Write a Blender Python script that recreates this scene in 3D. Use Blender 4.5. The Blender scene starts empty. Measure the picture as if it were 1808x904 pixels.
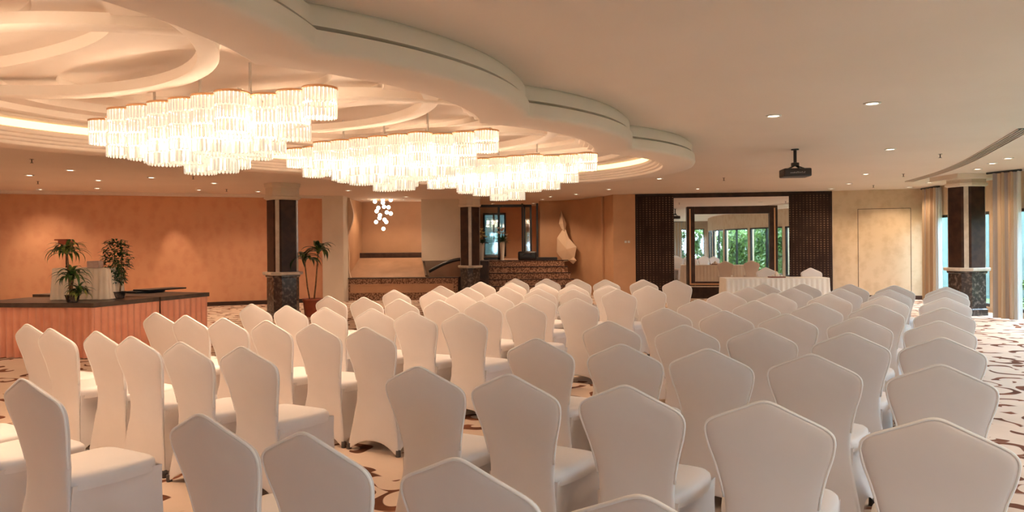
import bpy, bmesh, math, random
from mathutils import Vector, Matrix, Euler
random.seed(7)
PI = math.pi
C = bpy.context.scene.collection
SC = bpy.context.scene

# ------------------------------------------------------------ camera, world, exposure
F, TH, CX, CY, H = 1290.0, 0.0085, 904.0, 429.5, 1.5
cam_d = bpy.data.cameras.new('camera'); cam = bpy.data.objects.new('camera', cam_d); C.objects.link(cam)
cam_d.sensor_width = 36; cam_d.lens = F / 1808 * 36
cam_d.shift_y = -(452 - CY) / 1808
cam_d.clip_start = .05; cam_d.clip_end = 300
cam.matrix_world = Matrix.Translation((0, 0, H)) @ Euler((PI/2, 0, 0)).to_matrix().to_4x4() @ Matrix.Rotation(-TH, 4, 'Z')
SC.camera = cam
SC.view_settings.view_transform = 'Standard'; SC.view_settings.look = 'None'
SC.view_settings.gamma = 1; SC.view_settings.use_curve_mapping = False
SC.view_settings.exposure = 0.48
wd = bpy.data.worlds.new('sky'); SC.world = wd; wd.use_nodes = True
bg = wd.node_tree.nodes['Background']; bg.inputs[0].default_value = (.66, .78, 1, 1); bg.inputs[1].default_value = 15
SC.cycles.max_bounces = 8; SC.cycles.diffuse_bounces = 5; SC.cycles.transparent_max_bounces = 24
SC.cycles.sample_clamp_indirect = 6
WARM = (1.0, .75, .52); WARM2 = (1.0, .72, .48)
P_CHANDELIER, P_DOWN, P_POOL = 9.5, 50.0, 50.0
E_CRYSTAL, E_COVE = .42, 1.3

A = math.radians(29.5)
def UV(u, v, z=0): return Vector((u*math.sin(A)+v*math.cos(A), u*math.cos(A)-v*math.sin(A), z))
def at(px, py, d):
    dx, dy = px-CX, py-CY
    return Vector(((dx-TH*dy)*d/F, d, H-(dy+TH*dx)*d/F))
def onz(px, py, z):
    dx, dy = px-CX, py-CY
    return at(px, py, F*(H-z)/(dy+TH*dx))
def X(px, d): return (px-CX)/F*d
CEIL = 2.78

# ------------------------------------------------------------ materials
def mat(name, col, rough=.6, metal=0, spec=.5, coat=0, emit=None, es=0, sheen=0):
    m = bpy.data.materials.new(name); m.use_nodes = True
    b = m.node_tree.nodes['Principled BSDF']
    b.inputs['Base Color'].default_value = (*col, 1); b.inputs['Roughness'].default_value = rough
    b.inputs['Metallic'].default_value = metal; b.inputs['Specular IOR Level'].default_value = spec
    b.inputs['Coat Weight'].default_value = coat; b.inputs['Sheen Weight'].default_value = sheen
    if emit: b.inputs['Emission Color'].default_value = (*emit, 1); b.inputs['Emission Strength'].default_value = es
    return m
class N:
    def __init__(s, m): s.m = m; s.t = m.node_tree; s.b = s.t.nodes['Principled BSDF']
    def n(s, ty, **k):
        x = s.t.nodes.new(ty)
        for a, v in k.items(): setattr(x, a, v)
        return x
    def l(s, a, b): s.t.links.new(a, b)
    def math(s, op, a, b=None, c=None):
        x = s.n('ShaderNodeMath', operation=op)
        for i, q in enumerate((a, b, c)):
            if q is None: continue
            if isinstance(q, (int, float)): x.inputs[i].default_value = q
            else: s.l(q, x.inputs[i])
        return x.outputs[0]
    def mix(s, f, c1, c2):
        x = s.n('ShaderNodeMix', data_type='RGBA')
        s.l(f, x.inputs[0])
        for i, q in ((6, c1), (7, c2)):
            if isinstance(q, tuple): x.inputs[i].default_value = (*q, 1)
            else: s.l(q, x.inputs[i])
        return x.outputs[2]
    def obj(s): return s.n('ShaderNodeTexCoord').outputs['Object']
    def noise(s, sc, det=3, vec=None, rough=.5):
        x = s.n('ShaderNodeTexNoise'); x.inputs['Scale'].default_value = sc; x.inputs['Detail'].default_value = det
        x.inputs['Roughness'].default_value = rough
        s.l(vec if vec else s.obj(), x.inputs['Vector']); return x.outputs[0]
    def ramp(s, f, lo, hi):
        x = s.n('ShaderNodeMapRange', clamp=True, interpolation_type='SMOOTHSTEP')
        s.l(f, x.inputs[0]); x.inputs[1].default_value = lo; x.inputs[2].default_value = hi
        return x.outputs[0]
    def bump(s, h, st=.3, dist=.01):
        x = s.n('ShaderNodeBump'); x.inputs['Strength'].default_value = st; x.inputs['Distance'].default_value = dist
        s.l(h, x.inputs['Height']); s.l(x.outputs[0], s.b.inputs['Normal'])

def mottled(name, c1, c2, scale, rough=.7, lo=.35, hi=.65, bump=0, **k):
    m = mat(name, c1, rough, **k); q = N(m)
    f = q.ramp(q.noise(scale, 4), lo, hi); q.l(q.mix(f, c1, c2), q.b.inputs['Base Color'])
    if bump: q.bump(q.noise(scale*3, 3), bump)
    return m

M = {}
M['ceiling'] = mottled('ceiling paint', (.80, .69, .60), (.77, .66, .57), .6, .75)
M['dome'] = mottled('dome plaster', (.80, .70, .62), (.76, .66, .57), 1.3, .7)
M['cream'] = mottled('cream plaster', (.74, .64, .52), (.70, .60, .48), 2, .6)
M['chair'] = mottled('white stretch fabric', (.76, .705, .68), (.74, .685, .66), 5, .55, sheen=.25)
M['piping'] = mat('highlit seam fabric', (.90, .88, .86), .5, sheen=.3)  # seam made paler than the covers, imitating daylight on the chair rims
M['foot'] = mat('dark chair leg metal', (.05, .035, .03), .4)
M['marble'] = mottled('dark brown marble', (.045, .035, .03), (.16, .12, .10), 14, .15, .45, .7)
M['darkwood'] = mottled('dark stained wood', (.035, .018, .013), (.06, .03, .02), 6, .4, spec=.25)
M['black'] = mat('black metal', (.012, .010, .010), .35)
M['stone'] = mottled('cream stone', (.62, .55, .46), (.52, .45, .36), 8, .35)
M['gold'] = mat('copper trim', (.62, .33, .17), .35, .3)
M['stagetop'] = mottled('dark stage deck', (.075, .05, .038), (.11, .075, .055), 9, .35)
M['brownpanel'] = mottled('brown board', (.34, .19, .11), (.29, .16, .09), 3, .5)
M['leaf'] = mottled('glossy leaf', (.025, .065, .02), (.12, .17, .035), 9, .35, .5, .75)
M['leafy'] = mottled('yellow green leaf', (.05, .11, .02), (.38, .36, .08), 7, .4, .5, .7)
M['leaf2'] = mottled('dark green small leaf', (.03, .075, .02), (.20, .22, .06), 7, .4, .5, .75)
M['stem'] = mottled('woody stem', (.30, .17, .08), (.2, .10, .05), 20, .7)
M['terracotta'] = mottled('terracotta', (.45, .12, .06), (.38, .09, .05), 10, .5)
M['hedge'] = mottled('hedge leaf', (.035, .085, .02), (.14, .24, .05), 2.5, .5, .35, .65)
M['backdrop'] = mottled('pale teal garden wall', (.045, .085, .08), (.07, .12, .11), 1.5, .7)
M['grass'] = mottled('outdoor grass', (.08, .14, .04), (.14, .2, .06), 3, .8)
M['vase'] = mat('white vase glaze', (.75, .66, .55), .25)
M['petal'] = mat('pale petals', (.85, .75, .35), .6)
M['petal2'] = mat('white petals', (.8, .72, .62), .6)
M['redbrown'] = mat('red brown tray', (.28, .07, .04), .4)
M['tissue'] = mat('tissue', (.8, .72, .62), .8)
M['pinkbox'] = mottled('pinkish case', (.58, .40, .32), (.5, .34, .27), 12, .6)
M['projector'] = mat('projector case', (.03, .022, .022), .45)
M['letter'] = mat('pale lettering', (.45, .42, .42), .5)
M['globe'] = mat('lit glass globe', (.9, .9, .9), .2, emit=(1, .84, .62), es=5)
M['lampon'] = mat('lit downlight', (.9, .9, .9), .3, emit=(1, .84, .6), es=9)
M['whitemetal'] = mat('white metal', (.75, .72, .68), .4)
M['cove'] = mat('cove wall with added glow', (.9, .8, .6), .6, emit=(1, .74, .34), es=E_COVE)  # emission stands in for hidden strip light falling on the cove wall
M['mirror'] = mat('mirror glass', (.78, .74, .72), .015, 1)
M['relief'] = mat('pale relief panel', (.66, .46, .31), .5)

def carpet(name, c1, c2, cell, k=16.0, thr=.45, c3=None):
    m = mat(name, c1, .95, spec=.1); q = N(m)
    o = q.obj()
    nz = q.n('ShaderNodeTexNoise'); nz.inputs['Scale'].default_value = 1.6; q.l(o, nz.inputs['Vector'])
    vs = q.n('ShaderNodeVectorMath', operation='SUBTRACT'); q.l(nz.outputs['Color'], vs.inputs[0]); vs.inputs[1].default_value = (.5, .5, .5)
    sc = q.n('ShaderNodeVectorMath', operation='SCALE'); q.l(vs.outputs[0], sc.inputs[0]); sc.inputs['Scale'].default_value = .32
    ad = q.n('ShaderNodeVectorMath', operation='ADD'); q.l(o, ad.inputs[0]); q.l(sc.outputs[0], ad.inputs[1])
    flat = q.n('ShaderNodeVectorMath', operation='MULTIPLY'); q.l(ad.outputs[0], flat.inputs[0]); flat.inputs[1].default_value = (1, 1, 0)
    vo = q.n('ShaderNodeTexVoronoi', voronoi_dimensions='2D'); vo.inputs['Scale'].default_value = 1/cell; vo.inputs['Randomness'].default_value = .6
    q.l(flat.outputs[0], vo.inputs['Vector'])
    df = q.n('ShaderNodeVectorMath', operation='SUBTRACT'); q.l(flat.outputs[0], df.inputs[0]); q.l(vo.outputs['Position'], df.inputs[1])
    sx = q.n('ShaderNodeSeparateXYZ'); q.l(df.outputs[0], sx.inputs[0])
    ang = q.math('ARCTAN2', sx.outputs[1], sx.outputs[0])
    ln = q.n('ShaderNodeVectorMath', operation='LENGTH'); q.l(df.outputs[0], ln.inputs[0])
    cr = q.n('ShaderNodeSeparateColor'); q.l(vo.outputs['Color'], cr.inputs[0])
    sg = q.math('SUBTRACT', q.math('MULTIPLY', q.math('GREATER_THAN', cr.outputs[0], .5), 2), 1)
    ph = q.math('ADD', q.math('ADD', q.math('MULTIPLY', ang, sg), q.math('MULTIPLY', ln.outputs['Value'], k/cell)), q.math('MULTIPLY', cr.outputs[1], 6.28))
    s = q.math('SINE', ph)
    msk = q.ramp(s, thr, thr+.14)
    # leave a gap in each scroll so that it reads as a hooked stroke
    gap = q.ramp(q.math('SINE', q.math('ADD', ang, q.math('MULTIPLY', cr.outputs[2], 6.28))), -.75, -.6)
    edge = q.math('SUBTRACT', 1, q.ramp(ln.outputs['Value'], cell*.60, cell*.66))
    msk = q.math('MULTIPLY', q.math('MULTIPLY', msk, gap), edge)
    pile = q.noise(160, 2)
    base = q.mix(q.ramp(q.noise(2.2, 4), .3, .7), c1, tuple(x*.93 for x in c1))
    dark = q.mix(q.ramp(q.noise(3, 3), .35, .65), c2, c3 or c2)
    q.l(q.mix(msk, base, dark), q.b.inputs['Base Color']); q.bump(pile, .35, .004)
    return m
M['carpet'] = carpet('scroll pattern carpet', (.72, .56, .45), (.13, .05, .028), .42, 8.5, .60, (.24, .09, .05))
M['stepcarpet'] = mottled('speckled stair carpet', (.16, .075, .045), (.50, .29, .18), 28, .95, .42, .58)

def wallpaper(name, c1, c2):
    m = mat(name, c1, .65); q = N(m)
    o = q.obj()
    vo = q.n('ShaderNodeTexVoronoi', feature='SMOOTH_F1'); vo.inputs['Scale'].default_value = 5.5; vo.inputs['Smoothness'].default_value = .6
    mp = q.n('ShaderNodeMapping'); mp.inputs['Scale'].default_value = (1, 1, .6); q.l(o, mp.inputs[0])
    q.l(mp.outputs[0], vo.inputs['Vector'])
    f1 = q.ramp(q.math('ADD', q.math('MULTIPLY', vo.outputs['Distance'], .8), q.math('MULTIPLY', q.noise(11, 4), .7)), .4, .9)
    q.l(q.mix(f1, c1, c2), q.b.inputs['Base Color']); return m
M['wall'] = wallpaper('orange damask wallpaper', (.63, .30, .165), (.68, .345, .19))
M['walltan'] = wallpaper('tan damask wallpaper', (.56, .42, .27), (.64, .50, .34))
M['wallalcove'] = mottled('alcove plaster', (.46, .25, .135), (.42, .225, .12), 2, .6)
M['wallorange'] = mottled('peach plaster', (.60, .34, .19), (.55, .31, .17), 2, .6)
M['wallback'] = mottled('brown back wall', (.40, .27, .18), (.36, .24, .16), 2, .6)

def lattice():
    m = mat('beaded dark lattice', (.03, .014, .010), .6, spec=.2); q = N(m)
    o = q.obj(); s = q.n('ShaderNodeSeparateXYZ'); q.l(o, s.inputs[0])
    a = q.math('POWER', q.math('ABSOLUTE', q.math('SINE', q.math('MULTIPLY', s.outputs[0], PI/.085))), 6)
    b = q.math('POWER', q.math('ABSOLUTE', q.math('SINE', q.math('MULTIPLY', s.outputs[2], PI/.06))), 4)
    f = q.math('MULTIPLY', q.math('MULTIPLY', a, b), q.ramp(q.noise(2.5, 3), .3, .7))
    q.l(q.mix(f, (.028, .013, .009), (.30, .17, .10)), q.b.inputs['Base Color']); q.bump(f, .5, .01)
    return m
M['lattice'] = lattice()

def stripes(name, cols, per, axis=0, rough=.7):
    m = mat(name, cols[0], rough, sheen=.2); q = N(m)
    s = q.n('ShaderNodeSeparateXYZ'); q.l(q.n('ShaderNodeTexCoord').outputs['UV'], s.inputs[0])
    fr = q.math('FRACT', q.math('MULTIPLY', s.outputs[0], per))
    r = q.n('ShaderNodeValToRGB'); e = r.color_ramp.elements; r.color_ramp.interpolation = 'CONSTANT'
    while len(e) < len(cols): e.new(0)
    for i, c in enumerate(cols): e[i].position = i/len(cols); e[i].color = (*c, 1)
    q.l(fr, r.inputs[0]); q.l(r.outputs[0], q.b.inputs['Base Color']); return m
M['curtain'] = stripes('striped curtain cloth', [(.42, .31, .20), (.30, .26, .24), (.52, .40, .27), (.36, .23, .14)], 5)
M['skirt'] = mottled('coral skirting cloth', (.86, .38, .23), (.80, .33, .20), 4, .45, sheen=.3)
M['linen'] = mottled('white table linen', (.86, .80, .72), (.83, .77, .69), 6, .6, sheen=.3)

M['creamcloth'] = mottled('cream table cloth', (.92, .76, .58), (.88, .72, .54), 6, .6, sheen=.3)
def sheer():
    m = bpy.data.materials.new('sheer white curtain'); m.use_nodes = True; t = m.node_tree; t.nodes.clear()
    o = t.nodes.new('ShaderNodeOutputMaterial'); mx = t.nodes.new('ShaderNodeMixShader'); mx.inputs[0].default_value = .35
    a = t.nodes.new('ShaderNodeBsdfDiffuse'); a.inputs[0].default_value = (.8, .85, .88, 1)
    b = t.nodes.new('ShaderNodeBsdfTranslucent'); b.inputs[0].default_value = (.8, .88, .92, 1)
    m2 = t.nodes.new('ShaderNodeMixShader'); m2.inputs[0].default_value = .6
    tr = t.nodes.new('ShaderNodeBsdfTransparent')
    t.links.new(a.outputs[0], m2.inputs[1]); t.links.new(b.outputs[0], m2.inputs[2])
    t.links.new(m2.outputs[0], mx.inputs[1]); t.links.new(tr.outputs[0], mx.inputs[2]); t.links.new(mx.outputs[0], o.inputs[0])
    return m
M['sheer'] = sheer()
def glassmat(name, tint, refl=.08):
    m = bpy.data.materials.new(name); m.use_nodes = True; t = m.node_tree; t.nodes.clear()
    o = t.nodes.new('ShaderNodeOutputMaterial'); mx = t.nodes.new('ShaderNodeMixShader'); mx.inputs[0].default_value = refl
    tr = t.nodes.new('ShaderNodeBsdfTransparent'); tr.inputs[0].default_value = (*tint, 1)
    g = t.nodes.new('ShaderNodeBsdfGlossy'); g.inputs['Roughness'].default_value = .03
    t.links.new(tr.outputs[0], mx.inputs[1]); t.links.new(g.outputs[0], mx.inputs[2]); t.links.new(mx.outputs[0], o.inputs[0])
    return m
M['glass'] = glassmat('window glass', (.88, .96, .95))
M['tint'] = glassmat('dimming glass', (.10, .13, .12), .15)  # dark tint added to dim the overbright daylight in the vestibule pane
def crystal():
    m = bpy.data.materials.new('lit crystal'); m.use_nodes = True; t = m.node_tree; t.nodes.clear()
    o = t.nodes.new('ShaderNodeOutputMaterial'); mx = t.nodes.new('ShaderNodeMixShader'); mx.inputs[0].default_value = .95
    tr = t.nodes.new('ShaderNodeBsdfTransparent'); tr.inputs[0].default_value = (1, .97, .92, 1)
    g = t.nodes.new('ShaderNodeBsdfGlossy'); g.inputs['Roughness'].default_value = .12; g.inputs[0].default_value = (.55, .50, .44, 1)
    e = t.nodes.new('ShaderNodeEmission'); e.inputs[0].default_value = (1, .86, .66, 1); e.inputs[1].default_value = E_CRYSTAL
    ad = t.nodes.new('ShaderNodeAddShader')
    t.links.new(g.outputs[0], ad.inputs[0]); t.links.new(e.outputs[0], ad.inputs[1])
    t.links.new(tr.outputs[0], mx.inputs[1]); t.links.new(ad.outputs[0], mx.inputs[2]); t.links.new(mx.outputs[0], o.inputs[0])
    return m
M['crystal'] = crystal()

# ------------------------------------------------------------ mesh helpers
class MB:
    """collects verts and faces for ONE mesh object"""
    def __init__(s): s.v = []; s.f = []; s.uv = None
    def add(s, vs, fs):
        o = len(s.v); s.v += [tuple(p) for p in vs]; s.f += [tuple(i+o for i in f) for f in fs]; return s
    def box(s, x0, x1, y0, y1, z0, z1, mt=None, b=0):
        if b:
            bm = bmesh.new(); bmesh.ops.create_cube(bm, size=1)
            for v in bm.verts: v.co = Vector(((x0+x1)/2+v.co.x*(x1-x0), (y0+y1)/2+v.co.y*(y1-y0), (z0+z1)/2+v.co.z*(z1-z0)))
            bmesh.ops.bevel(bm, geom=bm.edges[:], offset=b, segments=2, affect='EDGES', profile=.6)
            bm.verts.index_update()
            vs = [v.co.copy() for v in bm.verts]; fs = [tuple(v.index for v in f.verts) for f in bm.faces]; bm.free()
        else:
            vs = [Vector(p) for p in ((x0,y0,z0),(x1,y0,z0),(x1,y1,z0),(x0,y1,z0),(x0,y0,z1),(x1,y0,z1),(x1,y1,z1),(x0,y1,z1))]
            fs = [(0,3,2,1),(4,5,6,7),(0,1,5,4),(1,2,6,5),(2,3,7,6),(3,0,4,7)]
        if mt: vs = [mt @ p for p in vs]
        return s.add(vs, fs)
    def lathe(s, prof, n=24, c=(0,0,0), mt=None, rot=0, caps=True):
        vs = []; fs = []
        for r, z in prof:
            for k in range(n):
                a = rot+2*PI*k/n; vs.append(Vector((c[0]+r*math.cos(a), c[1]+r*math.sin(a), c[2]+z)))
        for i in range(len(prof)-1):
            for k in range(n): fs.append((i*n+k, i*n+(k+1)%n, (i+1)*n+(k+1)%n, (i+1)*n+k))
        if caps: fs.append(tuple(range(n))[::-1]); fs.append(tuple((len(prof)-1)*n+k for k in range(n)))
        if mt: vs = [mt @ p for p in vs]
        return s.add(vs, fs)
    def tube(s, pts, r, n=8, closed=False):
        pts = [Vector(p) for p in pts]; L = len(pts); vs = []; fs = []
        up = Vector((0, 0, 1))
        for i, p in enumerate(pts):
            a = pts[(i-1) % L] if (closed or i > 0) else p; b = pts[(i+1) % L] if (closed or i < L-1) else p
            t = (b-a).normalized(); x = t.cross(up)
            if x.length < 1e-3: x = t.cross(Vector((0, 1, 0)))
            x.normalize(); y = t.cross(x)
            rr = r[i] if isinstance(r, (list, tuple)) else r
            for k in range(n): q = 2*PI*k/n; vs.append(p+x*rr*math.cos(q)+y*rr*math.sin(q))
        for i in range(L if closed else L-1):
            j = (i+1) % L
            for k in range(n): fs.append((i*n+k, i*n+(k+1)%n, j*n+(k+1)%n, j*n+k))
        if not closed: fs += [tuple(range(n))[::-1], tuple((L-1)*n+k for k in range(n))]
        return s.add(vs, fs)
    def build(s, name, m, parent=None, smooth=False, loc=None, rz=0):
        me = bpy.data.meshes.new(name); me.from_pydata(s.v, [], s.f); me.update()
        bm = bmesh.new(); bm.from_mesh(me); bmesh.ops.recalc_face_normals(bm, faces=bm.faces[:]); bm.to_mesh(me); bm.free()
        if s.uv:
            ul = me.uv_layers.new(name='UVMap')
            for l in me.loops: ul.data[l.index].uv = s.uv[l.vertex_index]
        me.materials.append(m)
        if smooth: me.polygons.foreach_set('use_smooth', [True]*len(me.polygons))
        o = bpy.data.objects.new(name, me); C.objects.link(o)
        if parent: o.parent = parent
        if loc is not None: o.location = loc
        o.rotation_euler.z = rz
        return o
def autosmooth(o, ang=35):
    me = o.data; bm = bmesh.new(); bm.from_mesh(me)
    for e in bm.edges:
        if len(e.link_faces) == 2 and e.calc_face_angle(0) > math.radians(ang): e.smooth = False
    for f in bm.faces: f.smooth = True
    bm.to_mesh(me); bm.free(); return o
def tag(o, label=None, cat=None, group=None, kind=None):
    for k, v in (('label', label), ('category', cat), ('group', group), ('kind', kind)):
        if v: o[k] = v
    return o
def thing(name, loc, label, cat, rz=0, group=None):
    o = bpy.data.objects.new(name, None); C.objects.link(o); o.location = loc; o.rotation_euler.z = rz
    o.empty_display_size = .1
    return tag(o, label, cat, group)
def struct(o): o['kind'] = 'structure'; return o
def dup(root, loc, rz, label=None, group=None):
    r = root.copy(); C.objects.link(r); r.location = loc; r.rotation_euler.z = rz
    if label: r['label'] = label
    if group: r['group'] = group
    for ch in list(root.children):
        c = ch.copy(); C.objects.link(c); c.parent = r
        for g in ch.children:
            d = g.copy(); C.objects.link(d); d.parent = c
    return r

# ------------------------------------------------------------ room shell
W = [(10.3, 18.3), (10.15, 16.8), (9.85, 15.0), (9.55, 13.2), (9.0, 10.8), (8.1, 8.2), (6.9, 5.4), (5.9, 2.6), (5.4, 0), (5.2, -3), (5.2, -8)]
LEFT = [(-15.0, -8), (-15.0, 15.1), (-11.5, 16.55), (-4.97, 19.2)]
def seg(p0, p1):
    p0 = Vector((*p0, 0)); p1 = Vector((*p1, 0)); d = p1-p0; L = d.length
    return Matrix.Translation(p0) @ Matrix.Rotation(math.atan2(d.y, d.x), 4, 'Z'), L
def wallbox(mb, p0, p1, z0, z1, t=.2, side=1, a=0, b=None, y0=0):
    """box on the line p0-p1, thickness t to the left (side=1) or right of it; a..b along it"""
    m, L = seg(p0, p1); b = L if b is None else b
    ya, yb = sorted((y0*side, (y0+t)*side))
    return mb.box(a, b, ya, yb, z0, z1, mt=m)

# floor
fp = [(-15.3, -8.3), (5.5, -8.3), (5.5, 0), (6.2, 2.6), (7.2, 5.4), (8.4, 8.2), (9.3, 10.8), (9.85, 13.2), (10.15, 15), (10.5, 18.6), (8, 26), (-5.3, 26), (-15.3, 16)]
mb = MB(); n = len(fp)
mb.add([(x, y, 0) for x, y in fp]+[(x, y, -.15) for x, y in fp], [tuple(range(n)), tuple(range(2*n-1, n-1, -1))]+[(i, (i+1) % n, n+(i+1) % n, n+i) for i in range(n)])
struct(mb.build('floor', M['carpet']))

# ceiling with the scalloped opening
UC = [1.65, 4.0, 6.35, 8.7]; VC = -5.30; NA = 40; SP = 2.35
UC = [-.70]+UC
def scallop(R, z, n=NA):
    """outline of the union of overlapping circles along the row, same point count for every R"""
    pts = []
    g = math.asin(min(1, SP/2/R))     # angle from the +v axis to the notch
    N_ = len(UC)
    for i, u in enumerate(UC):        # right hand side arcs, u rising
        a0 = -g if i > 0 else -PI/2; a1 = g if i < N_-1 else PI/2
        for k in range(n): t = a0+(a1-a0)*k/n; pts.append(UV(u+R*math.sin(t), VC+R*math.cos(t), z))
    for i in range(N_-1, -1, -1):
        u = UC[i]
        a0 = PI-g if i < N_-1 else PI/2; a1 = PI+g if i > 0 else 3*PI/2
        for k in range(n): t = a0+(a1-a0)*k/n; pts.append(UV(u+R*math.sin(t), VC+R*math.cos(t), z))
    return pts
def sweep(layers, name, m, smooth=True):
    mb = MB(); L = None
    for j, (R, z) in enumerate(layers):
        p = scallop(R, z); L = len(p); mb.v += [tuple(q) for q in p]
        if j:
            for i in range(L): mb.f.append(((j-1)*L+i, (j-1)*L+(i+1) % L, j*L+(i+1) % L, j*L+i))
    return mb, L
bm = bmesh.new()
outer = [bm.verts.new((x, y, CEIL)) for x, y in fp]
inner = [bm.verts.new(p) for p in scallop(2.60, CEIL)]
es = [bm.edges.new((l[i], l[(i+1) % len(l)])) for l in (outer, inner) for i in range(len(l))]
bmesh.ops.triangle_fill(bm, use_beauty=True, edges=es)
top = bmesh.ops.extrude_face_region(bm, geom=bm.faces[:])
for v in [g for g in top['geom'] if isinstance(g, bmesh.types.BMVert)]: v.co.z += .05
bmesh.ops.recalc_face_normals(bm, faces=bm.faces[:])
me = bpy.data.meshes.new('ceiling'); bm.to_mesh(me); bm.free(); me.materials.append(M['ceiling'])
o = bpy.data.objects.new('ceiling', me); C.objects.link(o); struct(o)

# hanging rim: two fascia bands, rounded lower edge, underside, then three small steps up into the dome
mb, L = sweep([(2.730, CEIL+.001), (2.770, CEIL-.035), (2.770, 2.655), (2.725, 2.648), (2.725, 2.635), (2.800, 2.625), (2.805, 2.54), (2.790, 2.515), (2.760, 2.503), (2.66, 2.50),
               (2.40, 2.50), (2.385, 2.505), (2.38, 2.515), (2.38, 2.535), (2.34, 2.54), (2.335, 2.545), (2.335, 2.565), (2.295, 2.57), (2.29, 2.575), (2.29, 2.60), (2.25, 2.605), (2.245, 2.61), (2.245, 2.645),
               (2.30, 2.66), (2.60, 2.66), (2.62, 2.70)], 'trim_1', M['dome'])
o = mb.build('trim_1', M['ceiling']); struct(autosmooth(o, 50))
mb, L = sweep([(2.32, 2.661), (2.32, 2.735)], 'cove', M['cove']); o = mb.build('trim_2', M['cove'], smooth=True); struct(o); o['label'] = 'cove wall with painted warm glow'
mb, L = sweep([(2.60, 2.66), (2.60, 2.735), (2.20, 2.735), (2.18, 2.74), (2.18, 2.80)], 'dome', M['dome'])
o = mb.build('trim_3', M['dome']); struct(autosmooth(o, 50))
# dome top with one raised round recess over each chandelier
bm = bmesh.new()
ol = [bm.verts.new(p) for p in scallop(2.18, 2.80)]
es = [bm.edges.new((ol[i], ol[(i+1) % len(ol)])) for i in range(len(ol))]
def ell(u, ra, rb, z):
    se = lambda q: math.copysign(abs(q)**.8, q)
    return [bm.verts.new(UV(u+ra*se(math.sin(t)), VC+rb*se(math.cos(t)), z)) for t in [2*PI*k/72 for k in range(72)]]
circ = []
for u in UC:
    c = ell(u, 1.15, 1.66, 2.80); es += [bm.edges.new((c[i], c[(i+1) % 72])) for i in range(72)]; circ.append(c)
bmesh.ops.triangle_fill(bm, use_beauty=True, edges=es)
for u, c in zip(UC, circ):
    prev = c
    for ra, rb, z in ((1.15, 1.66, 2.88), (.78, 1.25, 2.88), (.78, 1.25, 2.94)):
        nx = ell(u, ra, rb, z)
        for i in range(72): bm.faces.new((prev[i], prev[(i+1) % 72], nx[(i+1) % 72], nx[i]))
        prev = nx
    bm.faces.new(prev)
bmesh.ops.recalc_face_normals(bm, faces=bm.faces[:])
me = bpy.data.meshes.new('trim_4'); bm.to_mesh(me); bm.free(); me.materials.append(M['dome'])
o = bpy.data.objects.new('trim_4', me); C.objects.link(o); struct(o)

# round ribs on the dome, one full circle per chandelier, overlapping their neighbours
for i, u in enumerate(UC):
    q = MB(); n = 96
    e = .006*(i % 2)
    for rr, zz in ((1.90, 2.812+e), (1.90, 2.745-e), (1.915, 2.735-e), (2.02, 2.735-e), (2.035, 2.745-e), (2.035, 2.812+e)):
        q.v += [tuple(UV(u+rr*math.sin(2*PI*k/n), VC+rr*math.cos(2*PI*k/n), zz)) for k in range(n)]
    for j in range(6):
        for k in range(n): q.f.append((j*n+k, j*n+(k+1) % n, ((j+1) % 6)*n+(k+1) % n, ((j+1) % 6)*n+k))
    struct(autosmooth(q.build('trim_%d' % (7+i), M['dome']), 50))

# walls
mb = MB()
wallbox(mb, LEFT[1], LEFT[2], 0, CEIL); wallbox(mb, LEFT[2], LEFT[3], 0, CEIL)
struct(mb.build('wall_left', M['wall']))
mb = MB(); wallbox(mb, LEFT[0], LEFT[1], 0, CEIL); struct(mb.build('wall_far_left', M['wall']))
mb = MB(); wallbox(mb, LEFT[1], LEFT[2], 0, .10, .02, -1); wallbox(mb, LEFT[2], LEFT[3], 0, .10, .02, -1)
struct(mb.build('baseboard_left', M['darkwood']))
mb = MB(); wallbox(mb, LEFT[1], LEFT[2], 2.715, CEIL, .30, -1); wallbox(mb, LEFT[2], LEFT[3], 2.715, CEIL, .30, -1)
struct(mb.build('trim_5', M['ceiling']))
# pale pier beside the alcove
x0, x1 = X(570, 19.1), X(607, 19.1)
mb = MB(); mb.box(x0, x1, 19.05, 19.6, 0, CEIL); struct(mb.build('wall_pier', M['cream']))
# alcove: back and side walls
xa, xb, xc, xd = X(607, 19.6), X(752, 22), X(845, 22), X(952, 22.2)
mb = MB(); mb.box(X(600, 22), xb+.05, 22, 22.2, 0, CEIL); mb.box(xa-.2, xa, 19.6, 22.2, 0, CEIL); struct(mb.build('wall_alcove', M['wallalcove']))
mb = MB(); mb.box(xb, X(815, 21), 20.9, 21.15, 1.02, CEIL); mb.box(xb, X(836, 22), 21.15, 21.35, 0, CEIL); struct(mb.build('wall_panel', M['cream']))
# vestibule behind the glazed doors
vy = 25.2
mb = MB(); mb.box(-1.28, X(855, vy), vy, vy+.2, 0, CEIL); mb.box(X(892, vy), X(990, vy), vy, vy+.2, 0, CEIL)
mb.box(X(855, vy), X(892, vy), vy, vy+.2, 0, 1.05); mb.box(X(855, vy), X(892, vy), vy, vy+.2, 2.55, CEIL)
mb.box(-1.28, -1.10, 21.36, vy, 0, CEIL); mb.box(X(990, vy)-.1, X(990, vy)+.1, 22.2, vy+.2, 0, CEIL)
struct(mb.build('wall_vestibule', M['wallorange']))
w = MB(); 
for px in (855, 872, 892): w.box(X(px, vy)-.03, X(px, vy)+.03, vy-.05, vy+.05, 1.05, 2.55)
w.box(X(855, vy), X(892, vy), vy-.05, vy+.05, 1.05, 1.12); w.box(X(855, vy), X(892, vy), vy-.05, vy+.05, 2.48, 2.55)
wo = struct(w.build('window_1', M['black']))
g = MB(); g.box(X(855, vy), X(892, vy), vy-.004, vy+.004, 1.1, 2.5); g.build('window_pane', M['tint'], wo)
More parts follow.
